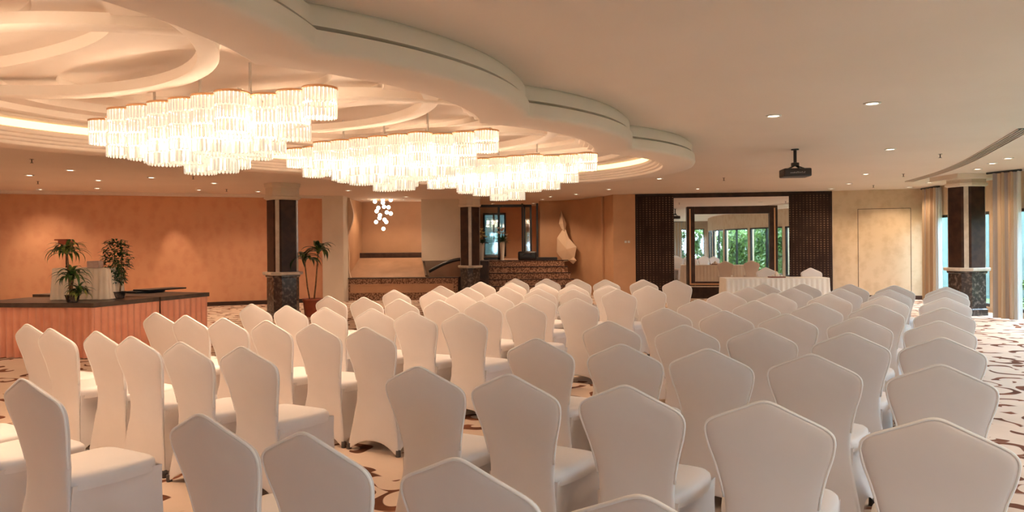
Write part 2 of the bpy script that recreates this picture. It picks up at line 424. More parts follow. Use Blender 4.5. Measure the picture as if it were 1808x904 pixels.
# curved wall right of the stairs
cw = [(952, 22.3), (975, 22.25), (1000, 22.0), (1022, 21.6), (1043, 21.0), (1063, 20.3)]
cwp = [(X(a, b), b) for a, b in cw]
mb = MB()
k = len(cwp)
fine = []
for i in range(k-1):
    for j in range(6):
        t = j/6
        p = [Vector(cwp[max(0, i-1)]), Vector(cwp[i]), Vector(cwp[i+1]), Vector(cwp[min(k-1, i+2)])]
        fine.append(.5*((2*p[1])+(-p[0]+p[2])*t+(2*p[0]-5*p[1]+4*p[2]-p[3])*t*t+(-p[0]+3*p[1]-3*p[2]+p[3])*t**3))
fine.append(Vector(cwp[-1])); K = len(fine)
vs = [(p.x, p.y, z) for z in (0, CEIL) for p in fine]+[(p.x+.15, p.y+.15, z) for z in (0, CEIL) for p in fine]
fs = []
for i in range(K-1): fs += [(i, i+1, K+i+1, K+i), (2*K+i, 3*K+i, 3*K+i+1, 2*K+i+1)]
fs += [(0, K, 3*K, 2*K), (K-1, 3*K-1, 4*K-1, 2*K-1)]
mb.add(vs, fs); struct(mb.build('wall_curved', M['wallorange'], smooth=True))
# peach pier then the head wall
mb = MB(); H0 = (X(1122, 19.5), 19.5); H1 = (X(1470, 18.85), 18.85); H2 = (X(1627, 18.3)+.15, 18.26)
a0 = (X(1083, 19.55), 19.55); a1 = (X(1063, 20.4), 20.4)
pts = [a0, H0, (H0[0]+.1, 20.6), (a1[0], 20.6)]
mb.add([(x, y, z) for z in (0, CEIL) for x, y in pts], [(0, 1, 2, 3), (4, 5, 6, 7), (0, 1, 5, 4), (1, 2, 6, 5), (2, 3, 7, 6), (3, 0, 4, 7)])
struct(mb.build('wall_peach_pier', M['wallorange']))
mb = MB(); wallbox(mb, H0, H1, 0, CEIL, .25, y0=.02); struct(mb.build('wall_head', M['darkwood']))
mb = MB(); wallbox(mb, H1, H2, 0, CEIL, .25); struct(mb.build('wall_right_end', M['walltan']))
m, L = seg(H1, H2)
mb = MB(); q0 = L*.27
mb.box(q0, q0+.012, -.006, 0, 0, 2.3, mt=m); mb.box(q0, L*.82, -.006, 0, 2.29, 2.302, mt=m); mb.box(L*.82, L*.82+.012, -.006, 0, 0, 2.3, mt=m)
o = struct(mb.build('door_1', M['stagetop'])); o['label'] = 'thin outline of a papered jib door'
mb = MB(); wallbox(mb, H1, H2, 0, .1, .015, -1); struct(mb.build('baseboard_head', M['darkwood']))
sp = MB(); 
for xx in (1104.5, 1110):
    p = at(xx, 427, 19.5); sp.box(p.x-.03, p.x+.03, 19.47, 19.5, p.z-.03, p.z+.03, b=.005)
tag(sp.build('wall_switch', M['whitemetal']), 'pair of small pale switches on the peach pier', 'switch')

# window walls (right side and behind): header, sill, posts, panes
wn = [1]
def window(p0, p1, z0, z1, a, b, side, mull=True):
    wn[0] += 1
    m, L = seg(p0, p1)
    w = MB(); h = .06; y0, y1 = sorted((side*.02, side*.10))
    w.box(a, a+h, y0, y1, z0, z1, mt=m); w.box(b-h, b, y0, y1, z0, z1, mt=m)
    w.box(a+h, b-h, y0, y1, z0, z0+h, mt=m); w.box(a+h, b-h, y0, y1, z1-h, z1, mt=m)
    if mull: w.box((a+b)/2-.03, (a+b)/2+.03, y0, y1, z0+h, z1-h, mt=m)
    fr = struct(w.build('window_%d' % wn[0], M['black']))
    g = MB(); yy = side*.06; g.box(a+h, b-h, yy-.004, yy+.004, z0+h, z1-h, mt=m); g.build('window_pane', M['glass'], fr)
    # portal that guides the sky light through the opening
    ld = bpy.data.lights.new('window portal', 'AREA'); ld.shape = 'RECTANGLE'; ld.size = b-a; ld.size_y = z1-z0; ld.cycles.is_portal = True
    lo = bpy.data.objects.new('window_portal', ld); C.objects.link(lo)
    c = m @ Vector(((a+b)/2, side*.14, (z0+z1)/2)); nrm = (m.to_3x3() @ Vector((0, -side, 0))).normalized()
    lo.matrix_world = Matrix.Translation(c) @ nrm.to_track_quat('-Z', 'Y').to_matrix().to_4x4()
hd = MB()
for i in range(len(W)-1):
    p0, p1 = W[i], W[i+1]; m, L = seg(p0, p1)
    wallbox(hd, p0, p1, 2.08, CEIL, .2); wallbox(hd, p0, p1, 0, .10, .2)
    wallbox(hd, p0, p1, .10, 2.08, .2, a=0, b=.1); wallbox(hd, p0, p1, .10, 2.08, .2, a=L-.1, b=L)
    window(p0, p1, .10, 2.08, .1, L-.1, 1, L > 2)
struct(hd.build('wall_right', M['walltan']))
B0, B1 = (5.2, -8), (-15, -8)
bk = MB(); wallbox(bk, B0, B1, 2.3, CEIL); wallbox(bk, B0, B1, 0, .4)
nb = 7; Lb = 20.2; st = Lb/nb
for i in range(nb+1):
    c = i*st; wallbox(bk, B0, B1, .4, 2.3, a=max(0, c-.22), b=min(Lb, c+.22))
wallbox(bk, B0, B1, .4, 2.3, a=3*st+.22, b=Lb)
for i in range(3): window(B0, B1, .4, 2.3, i*st+.22, (i+1)*st-.22, 1)
struct(bk.build('wall_back', M['wallback']))

# ground and shrubs outside
g = MB(); g.box(-40, 40, -40, 45, -.35, -.2); struct(g.build('outdoor_ground', M['grass']))
gw = MB(); gw.box(13.6, 13.8, 11.5, 24, -.3, 3.4); struct(gw.build('wall_backdrop', M['backdrop']))  # wall added behind the panes so the bright sky does not show white
def shrub_mesh(seed, n=1500):
    rnd = random.Random(seed); mb = MB()
    for i in range(n):
        a = rnd.uniform(0, 2*PI); h = rnd.uniform(0, 1); r = (.75+.25*math.sin(h*7+seed))*math.sqrt(rnd.uniform(.25, 1))*(1-.35*h)
        c = Vector((r*1.1*math.cos(a), r*.8*math.sin(a), .05+h*2.3)); s = rnd.uniform(.07, .14)
        R_ = Euler((rnd.uniform(0, PI), rnd.uniform(0, PI), rnd.uniform(0, PI))).to_matrix()
        mb.add([c+R_ @ Vector(p)*s for p in ((-1, 0, 0), (0, -.45, .1), (1, 0, 0), (0, .45, .1))], [(0, 1, 2, 3)])
    return mb
sh0 = shrub_mesh(1).build('shrub', M['hedge'])
spots = [(5.6-1.25*i, -11.2-.5*(i % 2)) for i in range(9)]
spots += [(8.3+.25*(i % 2)+max(0, -6.5+1.3*i-1)*.33, -6.5+1.3*i) for i in range(14)]
spots += [(10.9, 10.1), (11.3, 11.5), (11.8, 12.9), (12.3, 14.3), (6.5, -9.4), (7.7, -9.8), (6.9, -6.6), (6.8, -4.4)]
nb_ = len(spots); spots += [(12.2, 13.2), (12.5, 15.2), (12.7, 17.2)]
for i, (x, y) in enumerate(spots):
    o = sh0 if i == 0 else sh0.copy()
    if i: C.objects.link(o)
    o.location = (x, y, -.2); o.rotation_euler.z = i*1.7; s = .95+.3*((i*37) % 10)/10; o.scale = (s, s, s*.95 if i < nb_ else s*.30)
    tag(o, 'low green plant outside the far side window beside the column' if i >= nb_ else 'tall leafy green shrub outside the windows, seen only in the mirrors', 'shrub', 'low plants outside the far window' if i >= nb_ else 'tall shrubs outside the windows')

# ------------------------------------------------------------ lamps: recessed downlights, plus added fill ones
DL = [(1540,182),(1572,263),(1529,307),(1499,324),(1468,333),(1605,330),(1641,322),(1665,316),(1726,298),(1752,288),(1780,279),(1164,315),(1232,333),(1075,334),(972,347),
      (52,309),(124,300),(174,318),(71,334),(172,332),(267,313),(351,335),(378,323),(305,341),(615,336),(717,347),(1366,204)]
EXTRA_FILL = [(-10.5, 8), (-12, 3), (-6, -3), (-1, -4.5), (3, -3), (-10, -4), (3.6, 3.6), (-4.0, 20.9), (-3.1, 20.9), (-.6, 23.4), (.7, 23.4), (.9, 21.3), (-9.5, 11.0), (-9.6, 8.4), (-7.9, 9.3), (-7.6, 7.4), (-8.6, 5.2), (1.7, 19.2), (-6, 17.3), (-10.5, 14.5), (1.5, 1.2), (-1.5, -1.5), (1.2, -6), (-6, -6)]  # downlights added to brighten the room, no such lamps seen
pos = [onz(x, y, CEIL) for x, y in DL]+[Vector((x, y, CEIL)) for x, y in EXTRA_FILL]
DLL = ['large bright downlight nearest the viewer in the pale ceiling, right half', 'bright downlight between the nearest one and the window curtains, right of the projector',
 'downlight right of the projector, above the papered end wall', 'downlight just below and right of the projector, nearer the end wall', 'tiny downlight above the right lattice panel',
 'downlight nearest the far corner curtain, at the thin end of the slot vent', 'second downlight along the windows from the far corner', 'downlight over the window left of the right column',
 'leftmost of the three downlights between slot vent and right column', 'middle of the three downlights between slot vent and right column', 'rightmost of the three downlights between slot vent and right column',
 'downlight just right of the farthest ceiling lobe', 'tiny downlight above the left part of the big mirror', 'small downlight above the peach pier', 'tiny downlight above the curved wall, right of the farthest chandelier',
 'leftmost downlight on the orange wall side', 'downlight highest in the picture on the orange wall side, above the stage plants', 'downlight above the small case on the covered table, upper one', 'downlight low at the far left, close to the orange wall',
 'downlight above the small case on the covered table, lower one by the wall', 'downlight midway between the stage plants and the dark pillar', 'left one of the close pair of downlights before the dark pillar', 'right one of the close pair of downlights before the dark pillar',
 'downlight closest to the orange wall, above its bright pool of light', 'tiny downlight above the pale pier beside the alcove', 'tiny downlight above the alcove, right of the glass globes', 'faint unlit downlight alone in the wide pale ceiling above the projector']
dl0 = None
for i, p in enumerate(pos):
    if i == 26: kind_on = False
    if dl0 is None:
        dl0 = thing('downlight', p, '', 'downlight')
        a = MB(); a.lathe([(.062, -.012), (.075, -.010), (.078, 0), (.05, 0), (.05, -.006)], 20, caps=False); a.build('trim_ring', M['whitemetal'], dl0, True)
        b = MB(); b.lathe([(.001, -.007), (.052, -.006), (.05, -.002)], 20); b.build('lamp', M['lampon'], dl0)
        o = dl0
    else: o = dup(dl0, p, 0)
    o['label'] = DLL[i] if i < 27 else 'added fill downlight outside the picture, or hidden from it'
    o['group'] = 'downlights over the stage side' if 15 <= i < 26 else ('added fill downlights out of view' if i > 26 else 'downlights on the window side')
    if i == 26: continue
    ld = bpy.data.lights.new('downlight beam', 'SPOT'); ld.energy = P_DOWN; ld.color = WARM2; ld.spot_size = math.radians(128); ld.spot_blend = .8; ld.shadow_soft_size = .04
    lo = bpy.data.objects.new('downlight_beam', ld); C.objects.link(lo); lo.location = p+Vector((0, 0, -.03))
def poolspot(p, tgt, e, size=40):
    ld = bpy.data.lights.new('wall washer', 'SPOT'); ld.energy = e; ld.color = WARM2; ld.spot_size = math.radians(size); ld.spot_blend = .7; ld.shadow_soft_size = .03
    lo = bpy.data.objects.new('wall_washer_beam', ld); C.objects.link(lo); lo.location = p
    lo.rotation_euler = (Vector(tgt)-Vector(p)).to_track_quat('-Z', 'Y').to_euler()
poolspot(pos[23]+Vector((0, -.4, -.02)), at(312, 450, 17.7), P_POOL)
poolspot(pos[18]+Vector((0, -.4, -.02)), at(60, 455, 16.7), P_POOL*.6)
poolspot(Vector((8.9, 16.6, 2.75)), at(1560, 440, 18.5), P_POOL*1.3, 55)

# ------------------------------------------------------------ chandeliers
def drum_mesh(L, name):
    """a drum hung with rows of flat crystal prisms"""
    mb = MB(); R = .122; rows = max(2, round(L/.105)); h = L/rows; n = 26
    for r in range(rows):
        z1 = -.012-r*h; z0 = z1-h*.93
        for k in range(n):
            a = 2*PI*(k+.5*(r % 2))/n; rr = R*(1.0 if r % 2 == 0 else .985)
            mt = Matrix.Rotation(a, 4, 'Z') @ Matrix.Translation((rr, 0, 0))
            w = .0115; d = .006
            vs = [mt @ Vector(p) for p in ((-d, 0, z1), (0, -w, z1), (d, 0, z1), (0, w, z1), (-d, 0, z0+.01), (0, -w, z0+.01), (d, 0, z0+.01), (0, w, z0+.01), (0, 0, z0))]
            mb.add(vs, [(0, 3, 2, 1), (0, 1, 5, 4), (1, 2, 6, 5), (2, 3, 7, 6), (3, 0, 4, 7), (4, 5, 8), (5, 6, 8), (6, 7, 8), (7, 4, 8)])
    return mb
ZT = 2.655
drum_len = [.22, .35, .35, .44, .44, .56, .56, .44, .44, .36, .22]
drum_src = {}
capmb = MB(); capmb.lathe([(.128, -.012), (.132, -.008), (.132, .004), (.1, .012), (.02, .014)], 28)
def chandelier(u, v, label, first):
    root = thing('crystal_chandelier', UV(u, v, CEIL+.13), label, 'chandelier', rz=-A, group='crystal chandeliers under the domed ceiling')
    zt = ZT-(CEIL+.13)
    plate = MB(); plate.box(-1.40, 1.40, -.02, .02, zt+.013, zt+.03)
    for y in (-.233, .233): plate.box(-.75, .75, y-.02, y+.02, zt+.013, zt+.03)
    for x in (-.67, 0, .67): plate.box(x-.02, x+.02, -.213, .213, zt+.015, zt+.028)
    for x in (-.6, 0, .6): plate.box(x-.008, x+.008, -.008, .008, zt+.03, .035)
    plate.build('frame', M['whitemetal'], root)
    lay = [(-1.34+.268*i, 0, drum_len[i]) for i in range(11)]
    for s in (-1, 1): lay += [(-.67+.268*i, s*.233, l) for i, l in enumerate([.30, .44, .50, .50, .44, .30])]
    for x, y, l in lay:
        if l not in drum_src:
            d = drum_mesh(l, 'd').build('crystal_drum', M['crystal'], root); drum_src[l] = d
        else:
            d = drum_src[l].copy(); C.objects.link(d); d.parent = root
        d.location = (x, y, zt)
        if 'cap' not in drum_src: c = capmb.build('drum_cap', M['gold'], d, True); drum_src['cap'] = c
        else: c = drum_src['cap'].copy(); C.objects.link(c); c.parent = d
        if y == 0 or abs(abs(x)-.4) < .3:
            ld = bpy.data.lights.new('chandelier bulb', 'POINT'); ld.energy = P_CHANDELIER; ld.color = WARM; ld.shadow_soft_size = .085
            lo = bpy.data.objects.new('chandelier_bulb', ld); C.objects.link(lo); lo.location = UV(u, v, 0)+UV(-0, 0, 0)
            w = Matrix.Translation(UV(u, v, CEIL+.13)) @ Matrix.Rotation(-A, 4, 'Z') @ Vector((x, y, zt-.5*l)); lo.location = w
chandelier(4.0, -5.22, 'nearest fully visible chandelier, long stepped row of lit crystal drums', True)
chandelier(6.4, -5.25, 'second crystal chandelier, between the nearest long one and the farthest', False)
chandelier(8.75, -5.15, 'farthest and smallest looking crystal chandelier, hanging before the alcove', False)
chandelier(1.62, -5.1, 'crystal chandelier cut off at the top left corner of the picture', False)

# ------------------------------------------------------------ covered banquet chair
half = [(0,.085),(.07,.078),(.13,.058),(.18,.03),(.205,.014),(.226,.012),(.228,.03),(.220,.09),(.204,.18),(.184,.29),(.171,.38),(.168,.46),(.179,.55),(.200,.64),(.219,.70),(.230,.75),(.2315,.778),(.225,.801),(.208,.819),(.18,.835),(.13,.858),(.08,.881),(.035,.902),(.012,.909),(0,.910)]
def smoothline(p, sub=2):
    out = []
    for i in range(len(p)-1):
        q = [Vector(p[max(0, i-1)]), Vector(p[i]), Vector(p[i+1]), Vector(p[min(len(p)-1, i+2)])]
        for j in range(sub):
            t = j/sub; out.append(.5*((2*q[1])+(-q[0]+q[2])*t+(2*q[0]-5*q[1]+4*q[2]-q[3])*t*t+(-q[0]+3*q[1]-3*q[2]+q[3])*t**3))
    out.append(Vector(p[-1])); return out
hl = smoothline(half, 2)
outline = [(p.x, p.y) for p in hl]+[(-p.x, p.y) for p in hl[-2:0:-1]]
def interp(t, tab):
    for (a, x), (b, y) in zip(tab, tab[1:]):
        if t <= b: k = (t-a)/(b-a) if b > a else 0; k = k*k*(3-2*k) if False else k; return x+(y-x)*max(0, k)
    return tab[-1][1]
YB = [(0, -.235), (.2, -.212), (.42, -.196), (.5, -.197), (.65, -.222), (.91, -.292)]
TK = [(0, .012), (.35, .02), (.48, .036), (.6, .042), (.85, .040), (.91, .036)]
def back_mesh():
    mb = MB(); n = len(outline)
    rings = []   # back centre ... rim ... front centre
    prof = [(.10, -1.0), (.35, -.99), (.6, -.96), (.8, -.90), (.92, -.78), (.975, -.55), (1.0, 0.0), (.975, .55), (.92, .80), (.8, .93), (.6, 1), (.35, 1.0), (.10, 1.0)]
    for s, w in prof:
        ring = []
        for x, z in outline:
            cz = min(max(z, .22), .72)
            px = x*s; pz = cz+(z-cz)*s
            y = interp(pz, YB)+.22*px*px*(1 if pz > .3 else .2)+interp(pz, TK)*.5*w
            ring.append((px, y, pz))
        rings.append(ring)
    for j, r in enumerate(rings):
        mb.v += r
        if j:
            for i in range(n): mb.f.append(((j-1)*n+i, (j-1)*n+(i+1) % n, j*n+(i+1) % n, j*n+i))
    h = n//2
    for o in (0, (len(rings)-1)*n):      # close the middle with strips between mirrored points
        mb.f.append((o, o+1, o+n-1)); mb.f.append((o+h-1, o+h, o+n-h+1))
        for i in range(1, h-1): mb.f.append((o+i, o+i+1, o+n-i-1, o+n-i))
    return mb
def rimline():
    pts = []
    for x, z in outline:
        if z > .47: pts.append((x*.995, interp(z, YB)+.22*x*x-interp(z, TK)*.22, z))
    return pts
def seat_mesh():
    mb = MB(); n = 40; rings = []
    for s, z in [(.15, .474), (.5, .473), (.8, .468), (.93, .461), (.985, .449), (1.0, .434), (1.0, .41), (.985, .395), (.9, .39), (.3, .39)]:
        r = []
        for k in range(n):
            a = 2*PI*k/n; c, s_ = math.cos(a), math.sin(a); e = .32
            x = math.copysign(abs(c)**e, c)*.222*s; y = math.copysign(abs(s_)**e, s_)*.215*s+.018
            r.append((x*(1-.17*max(0, -(y))/.2), y, z))
        rings.append(r)
    for j, r in enumerate(rings):
        mb.v += r
        if j:
            for i in range(n): mb.f.append(((j-1)*n+i, (j-1)*n+(i+1) % n, j*n+(i+1) % n, j*n+i))
    mb.f.append(tuple(range(n))); mb.f.append(tuple((len(rings)-1)*n+i for i in range(n))[::-1])
    return mb
def skirt_mesh():
    mb = MB(); m_ = 12; zs = [.42, .38, .32, .25, .17, .10, .05, 0]
    tot = 4*m_
    for z in zs:
        t = 1-z/.42
        wb = interp(z, [(0, .224), (.1, .210), (.29, .176), (.42, .180)]); yb = interp(z, YB)+.012
        wf = interp(z, [(0, .236), (.12, .222), (.3, .214), (.42, .220)]); yf = interp(z, [(0, .252), (.15, .238), (.42, .232)])
        cs = [(-wb, yb), (wb, yb), (wf, yf), (-wf, yf)]
        for e in range(4):
            a, b = Vector(cs[e]), Vector(cs[(e+1) % 4]); d = (b-a).normalized(); inn = Vector((-d.y, d.x))
            for k in range(m_):
                s = k/m_; q = 4*s*(1-s)
                p = a+(b-a)*s+inn*(.062 if e in (1, 3) else .022)*q*math.sin(PI*min(1, t*1.05))**.7 if 0 < t < .999 else a+(b-a)*s+inn*.012*q*(1 if t > .5 else 0)
                hem = .012+.085*q**.8
                zz = max(z, hem)+.0 if z < .2 else z
                zz = hem+(z)*(.42-hem)/.42
                mb.v.append((p.x, p.y, zz))
    for j in range(len(zs)-1):
        for i in range(tot): mb.f.append((j*tot+i, j*tot+(i+1) % tot, (j+1)*tot+(i+1) % tot, (j+1)*tot+i))
    return mb
chair0 = thing('banquet_chair', (0, 0, 0), '', 'chair')
autosmooth(back_mesh().build('backrest', M['chair'], chair0), 80)
p = MB(); p.tube(rimline(), .0055, 6); p.build('piping', M['piping'], chair0, True)
autosmooth(seat_mesh().build('seat', M['chair'], chair0), 60)
autosmooth(skirt_mesh().build('skirt', M['chair'], chair0), 60)
for x, y in ((-.226, -.226), (.226, -.226), (.226, .24), (-.226, .24)):
    f = MB(); f.lathe([(.016, 0), (.019, .004), (.017, .045)], 12, c=(x, y, 0)); f.build('foot', M['foot'], chair0, True)

PTS = [(55,573),(87,580),(170,585),(231,594),(321,604),(276,552),(329,557),(397,562),(427,612),(42,669),(359,732),(448,537),(511,540),(580,523),(642,525),(470,566),(576,543),(651,545),(555,572),(646,578),(538,764),(705,528),(728,550),(738,647),(697,512),(765,514),(779,505),(777,530),(809,517),(813,553),(848,498),(832,508),(848,532),(874,519),(914,492),(903,499),(896,508),(925,535),(943,520),(961,492),(957,501),(952,510),(1020,493),(1013,503),(1011,511),(1017,527),(1070,494),(1085,511),(1135,494),(1144,505),(1194,495),(902,661),(948,598),(812,810),(1172,544),(1232,529),(1280,515),(1321,507),(1350,501),(1280,549),(1332,531),(1367,518),(1398,509),(1418,501),(1388,554),(1438,535),(1464,519),(1486,510),(1500,502),(1074,567),(1208,574),(1340,579),(1098,608),(1248,616),(1108,681),(1346,708),(1134,875),(1517,560),(1545,538),(1562,523),(1570,512),(1581,504),(1500,588),(1437,626),(1653,739),(1658,644),(1660,596),(1658,567),(1668,544),(1667,526),(1672,513),(1672,507)]
HP = .91
cl = []
for x, y in PTS:
    p = onz(x, y, HP); u = p.x*math.sin(A)+p.y*math.cos(A); v = p.x*math.cos(A)-p.y*math.sin(A); cl.append((u, v))
cl += [(1.75, -4.08), (1.77, -4.60), (9.44, -3.85)]
cl.sort(key=lambda q: q[0])
rows = [[cl[0]]]
for q in cl[1:]:
    mu = sum(c[0] for c in rows[-1])/len(rows[-1])
    if q[0]-mu > .6: rows.append([])
    rows[-1].append(q)
RN = ['back row', 'second row from the back', 'third row from the back', 'fourth row from the back', 'middle row', 'fourth row from the front', 'third row from the front', 'second row from the front', 'front row']
SR = ['at the aisle end', 'second from the aisle', 'third from the aisle', 'fourth from the aisle', 'at the window end']
SL = ['at the aisle end', 'second from the aisle', 'third from the aisle', 'fourth from the aisle', 'fifth from the aisle', 'at the stage end']
for row in rows:
    row.sort(key=lambda q: q[1])
    for _ in range(40):
        for i in range(len(row)-1):
            g = row[i+1][1]-row[i][1]
            if g < .492: e = (.492-g)/2; row[i] = (row[i][0], row[i][1]-e); row[i+1] = (row[i+1][0], row[i+1][1]+e)
used = False
rnd = random.Random(3)
for ri, row in enumerate(rows):
    for blk in ('right', 'left'):
        cs = sorted([q for q in row if (q[1] > -2.75) == (blk == 'right')], key=lambda q: -q[1] if blk == 'left' else q[1])
        for ci, (u, v) in enumerate(cs):
            seat = (SR if blk == 'right' else SL)[min(ci, 4 if blk == 'right' else 5)]
            lab = 'white covered chair, %s block, %s, %s' % (blk, RN[min(ri, 8)], seat)
            rz = -A+math.radians(rnd.uniform(-2.2, 2.2))
            loc = UV(u+.292, v, 0)
            grp = 'white covered chairs in the %s block' % blk
            if not used: o = chair0; o.location = loc; o.rotation_euler.z = rz; o['label'] = lab; o['group'] = grp; used = True
            else: dup(chair0, loc, rz, lab, grp)
print('rows', [len(r) for r in rows])
for px, py, lab in ((1353, 474, 'white covered chair behind the head table, nearer its left end beside the tray'), (1432, 475, 'white covered chair behind the head table, at its right end')):
    p = onz(px, py, HP); k = (p.y+.51)/p.y; o = dup(chair0, Vector((p.x*k, p.y+.22, 0)), PI+.03, lab, 'chairs behind the head table')

# ------------------------------------------------------------ pleated cloth helpers
def pleated(pts, z0, z1, amp, wl, closed=False, top_amp=None, flare=0, nrow=8, seed=0, per_m=22):
    """vertical cloth hung along a polyline, folds across its normal"""
    mb = MB(); P = [Vector(p) for p in pts]; rn = random.Random(seed)
    if closed: P.append(P[0])
    samp = []; s0 = 0
    for a, b in zip(P, P[1:]):
        L = (b-a).length; n = max(2, int(L*per_m)); d = (b-a)/L; nr = Vector((d.y, -d.x))
        for k in range(n): samp.append((a+(b-a)*k/n, nr, s0+L*k/n))
        s0 += L
    if not closed: samp.append((P[-1], samp[-1][1], s0))
    n = len(samp); ph = [rn.uniform(-.6, .6) for _ in range(n)]
    uv = []
    for j in range(nrow+1):
        t = j/nrow; z = z1+(z0-z1)*t
        for i, (p, nr, s) in enumerate(samp):
            aa = amp*(.35+.65*t) if top_amp is None else top_amp+(amp-top_amp)*t
            w = math.sin(2*PI*s/wl+.8*math.sin(s*2.3+seed))+.35*math.sin(2*PI*s/(wl*.53)+seed+t)
            q = p+nr*(aa*w+flare*t)
            mb.v.append((q.x, q.y, z)); uv.append((s, 1-t))
    m_ = n
    for j in range(nrow):
        for i in range(m_ if closed else m_-1): mb.f.append((j*m_+i, j*m_+(i+1) % m_, (j+1)*m_+(i+1) % m_, (j+1)*m_+i))
    mb.uv = uv
    return mb

# ------------------------------------------------------------ stage on the left, coral skirts
ZS = .75
c0 = at(165, 536, 9.72); c0 = Vector((c0.x, c0.y)); e0 = Vector((X(369, 11.75), 11.75)); l0 = Vector((X(-60, 9.9), 9.95))
b1 = Vector((X(365, 15.3)-.9, 14.3)); 
def prism(pts, z0, z1):
    n = len(pts); mb = MB()
    mb.add([(p[0], p[1], z0) for p in pts]+[(p[0], p[1], z1) for p in pts], [tuple(range(n))[::-1], tuple(range(n, 2*n))]+[(i, (i+1) % n, n+(i+1) % n, n+i) for i in range(n)])
    return mb
dR = (e0-c0).normalized(); nR = Vector((-dR.y, dR.x))
dL = (c0-l0).normalized(); nL = Vector((-dL.y, dL.x))
st1 = thing('stage_platform', (l0.x, l0.y, 0), 'left stage module with coral pleated skirt, under the white covered table', 'stage')
W2 = 2.35
def loc(pts, o): return [(p[0]-o.x, p[1]-o.y) for p in pts]
o1 = l0
polyL = [l0, c0, c0+dR*1.12, l0+nL*1.06]
prism(loc(polyL, o1), ZS-.06, ZS).build('deck', M['stagetop'], st1)
pleated(loc([l0+nL*.02, c0-dL*.02+nL*.02, c0+dR*1.15+nR*.02], o1), .01, ZS-.055, .026, .11, per_m=46).build('skirt', M['skirt'], st1, True)
for a, b in ((.1, .1), (.9, .1), (.1, .9), (.9, .9)):
    p = l0+(c0-l0)*a+nL*1.06*b-o1; f = MB(); f.lathe([(.03, 0), (.03, ZS-.06)], 10, c=(p.x, p.y, 0)); f.build('leg', M['black'], st1)
st2 = thing('stage_platform', (c0.x, c0.y, 0), 'angled right stage module with coral pleated skirt, running back to the wall', 'stage')
polyR = [c0+dR*1.15, e0, e0+nR*2.6, c0+dR*1.15+nR*2.6]
prism(loc(polyR, c0), ZS-.06, ZS).build('deck', M['stagetop'], st2)
pleated(loc([c0+dR*1.152+nR*.02, e0-dR*.02+nR*.02, e0-dR*.02+nR*1.6], c0), .01, ZS-.055, .026, .11, seed=2, per_m=46).build('skirt', M['skirt'], st2, True)
for a, b in ((.62, .1), (.9, .1), (.9, .9)):
    p = dR*(e0-c0).length*a+nR*W2*b; f = MB(); f.lathe([(.03, 0), (.03, ZS-.06)], 10, c=(p.x, p.y, 0)); f.build('leg', M['black'], st2)
# dark edge rail and folded dark cloth at the back of the stage
r_ = MB(); pa, pb = at(240, 521, 11.6), at(303, 516, 12.2); 
d_ = (pb-pa).normalized(); ln = (pb-pa).length
mt = Matrix.Translation((pa.x, pa.y, ZS)) @ Matrix.Rotation(math.atan2(d_.y, d_.x), 4, 'Z')
r_.box(0, ln*.82, 0, .35, 0, .03, mt=mt, b=.01); r_.box(ln*.2, ln*1.3, -.12, .25, .03, .055, mt=mt, b=.01)
tag(r_.build('folded_board', M['black']), 'flat dark folded boards lying on the angled stage module', 'board')

# covered table on the stage
tb = at(136, 536, 10.30); TZ = 1.20
t = thing('covered_table', (tb.x, tb.y+.28, ZS), 'low table under a cream pleated cloth on the left stage module', 'table')
hw, hd_ = .385, .22
top = MB(); top.box(-hw, hw, -hd_, hd_, TZ-ZS-.02, TZ-ZS, b=.008); top.build('tabletop', M['creamcloth'], t)
pleated([(-hw, -hd_), (hw, -hd_), (hw, hd_), (-hw, hd_)], .005, TZ-ZS-.01, .012, .085, closed=True, flare=.035, per_m=60).build('skirt', M['creamcloth'], t, True)
p = at(168, 476, 10.4)
k_ = MB(); k_.box(-.085, .085, -.06, .06, 0, .10, b=.01); o = k_.build('small_case', M['pinkbox'], loc=(p.x, p.y, TZ)); tag(o, 'small pinkish case on the cream covered table', 'case')

# ------------------------------------------------------------ plants
def blade(mb, base, az, L, droop, w, up=.9, n=8):
    """one arching strap leaf"""
    p = Vector(base); el = up; pts = []
    d = Vector((math.cos(az), math.sin(az), 0)); sd = Vector((-math.sin(az), math.cos(az), 0))
    for i in range(n+1):
        t = i/n; ww = w*math.sin(PI*min(1, .12+t*.88))**.8*(1-t**4)
        pts += [p-sd*ww, p-Vector((0, 0, ww*.25)), p+sd*ww]
        a = el-droop*t; p = p+(d*math.cos(a)+Vector((0, 0, math.sin(a))))*L/n
    fs = []
    for i in range(n): fs += [(3*i, 3*i+1, 3*i+4, 3*i+3), (3*i+1, 3*i+2, 3*i+5, 3*i+4)]
    mb.add(pts, fs)
def pot(parent, r, h, m):
    q = MB(); q.lathe([(r*.72, 0), (r*.78, .01), (r*.98, h*.9), (r*1.06, h*.9), (r*1.06, h), (r*.92, h), (r*.90, h*.93), (.01, h*.93)], 24); q.build('pot', m, parent, True)
def dracaena(loc, hs, label, name, lf, L=.42, potr=.12, poth=.2, potm=None, seed=0, scale=1, width=.026):
    rn = random.Random(seed); t = thing(name, loc, label, 'plant')
    pot(t, potr, poth, potm or M['terracotta'])
    for (dx, dy, hh, nl, LL) in hs:
        s = MB(); s.tube([(dx*.3, dy*.3, poth*.9), (dx*.6, dy*.6, hh*.5), (dx, dy, hh)], [.018, .015, .013], 8); s.build('stem', M['stem'], t, True)
        l = MB()
        for i in range(nl):
            az = i*2.4+rn.uniform(-.2, .2); up = rn.uniform(.45, 1.35); blade(l, (dx, dy, hh-.05+.10*i/nl), az, LL*rn.uniform(.75, 1.15), rn.uniform(1.8, 3.0), width, up)
        l.build('foliage', lf, t, True)
    return t
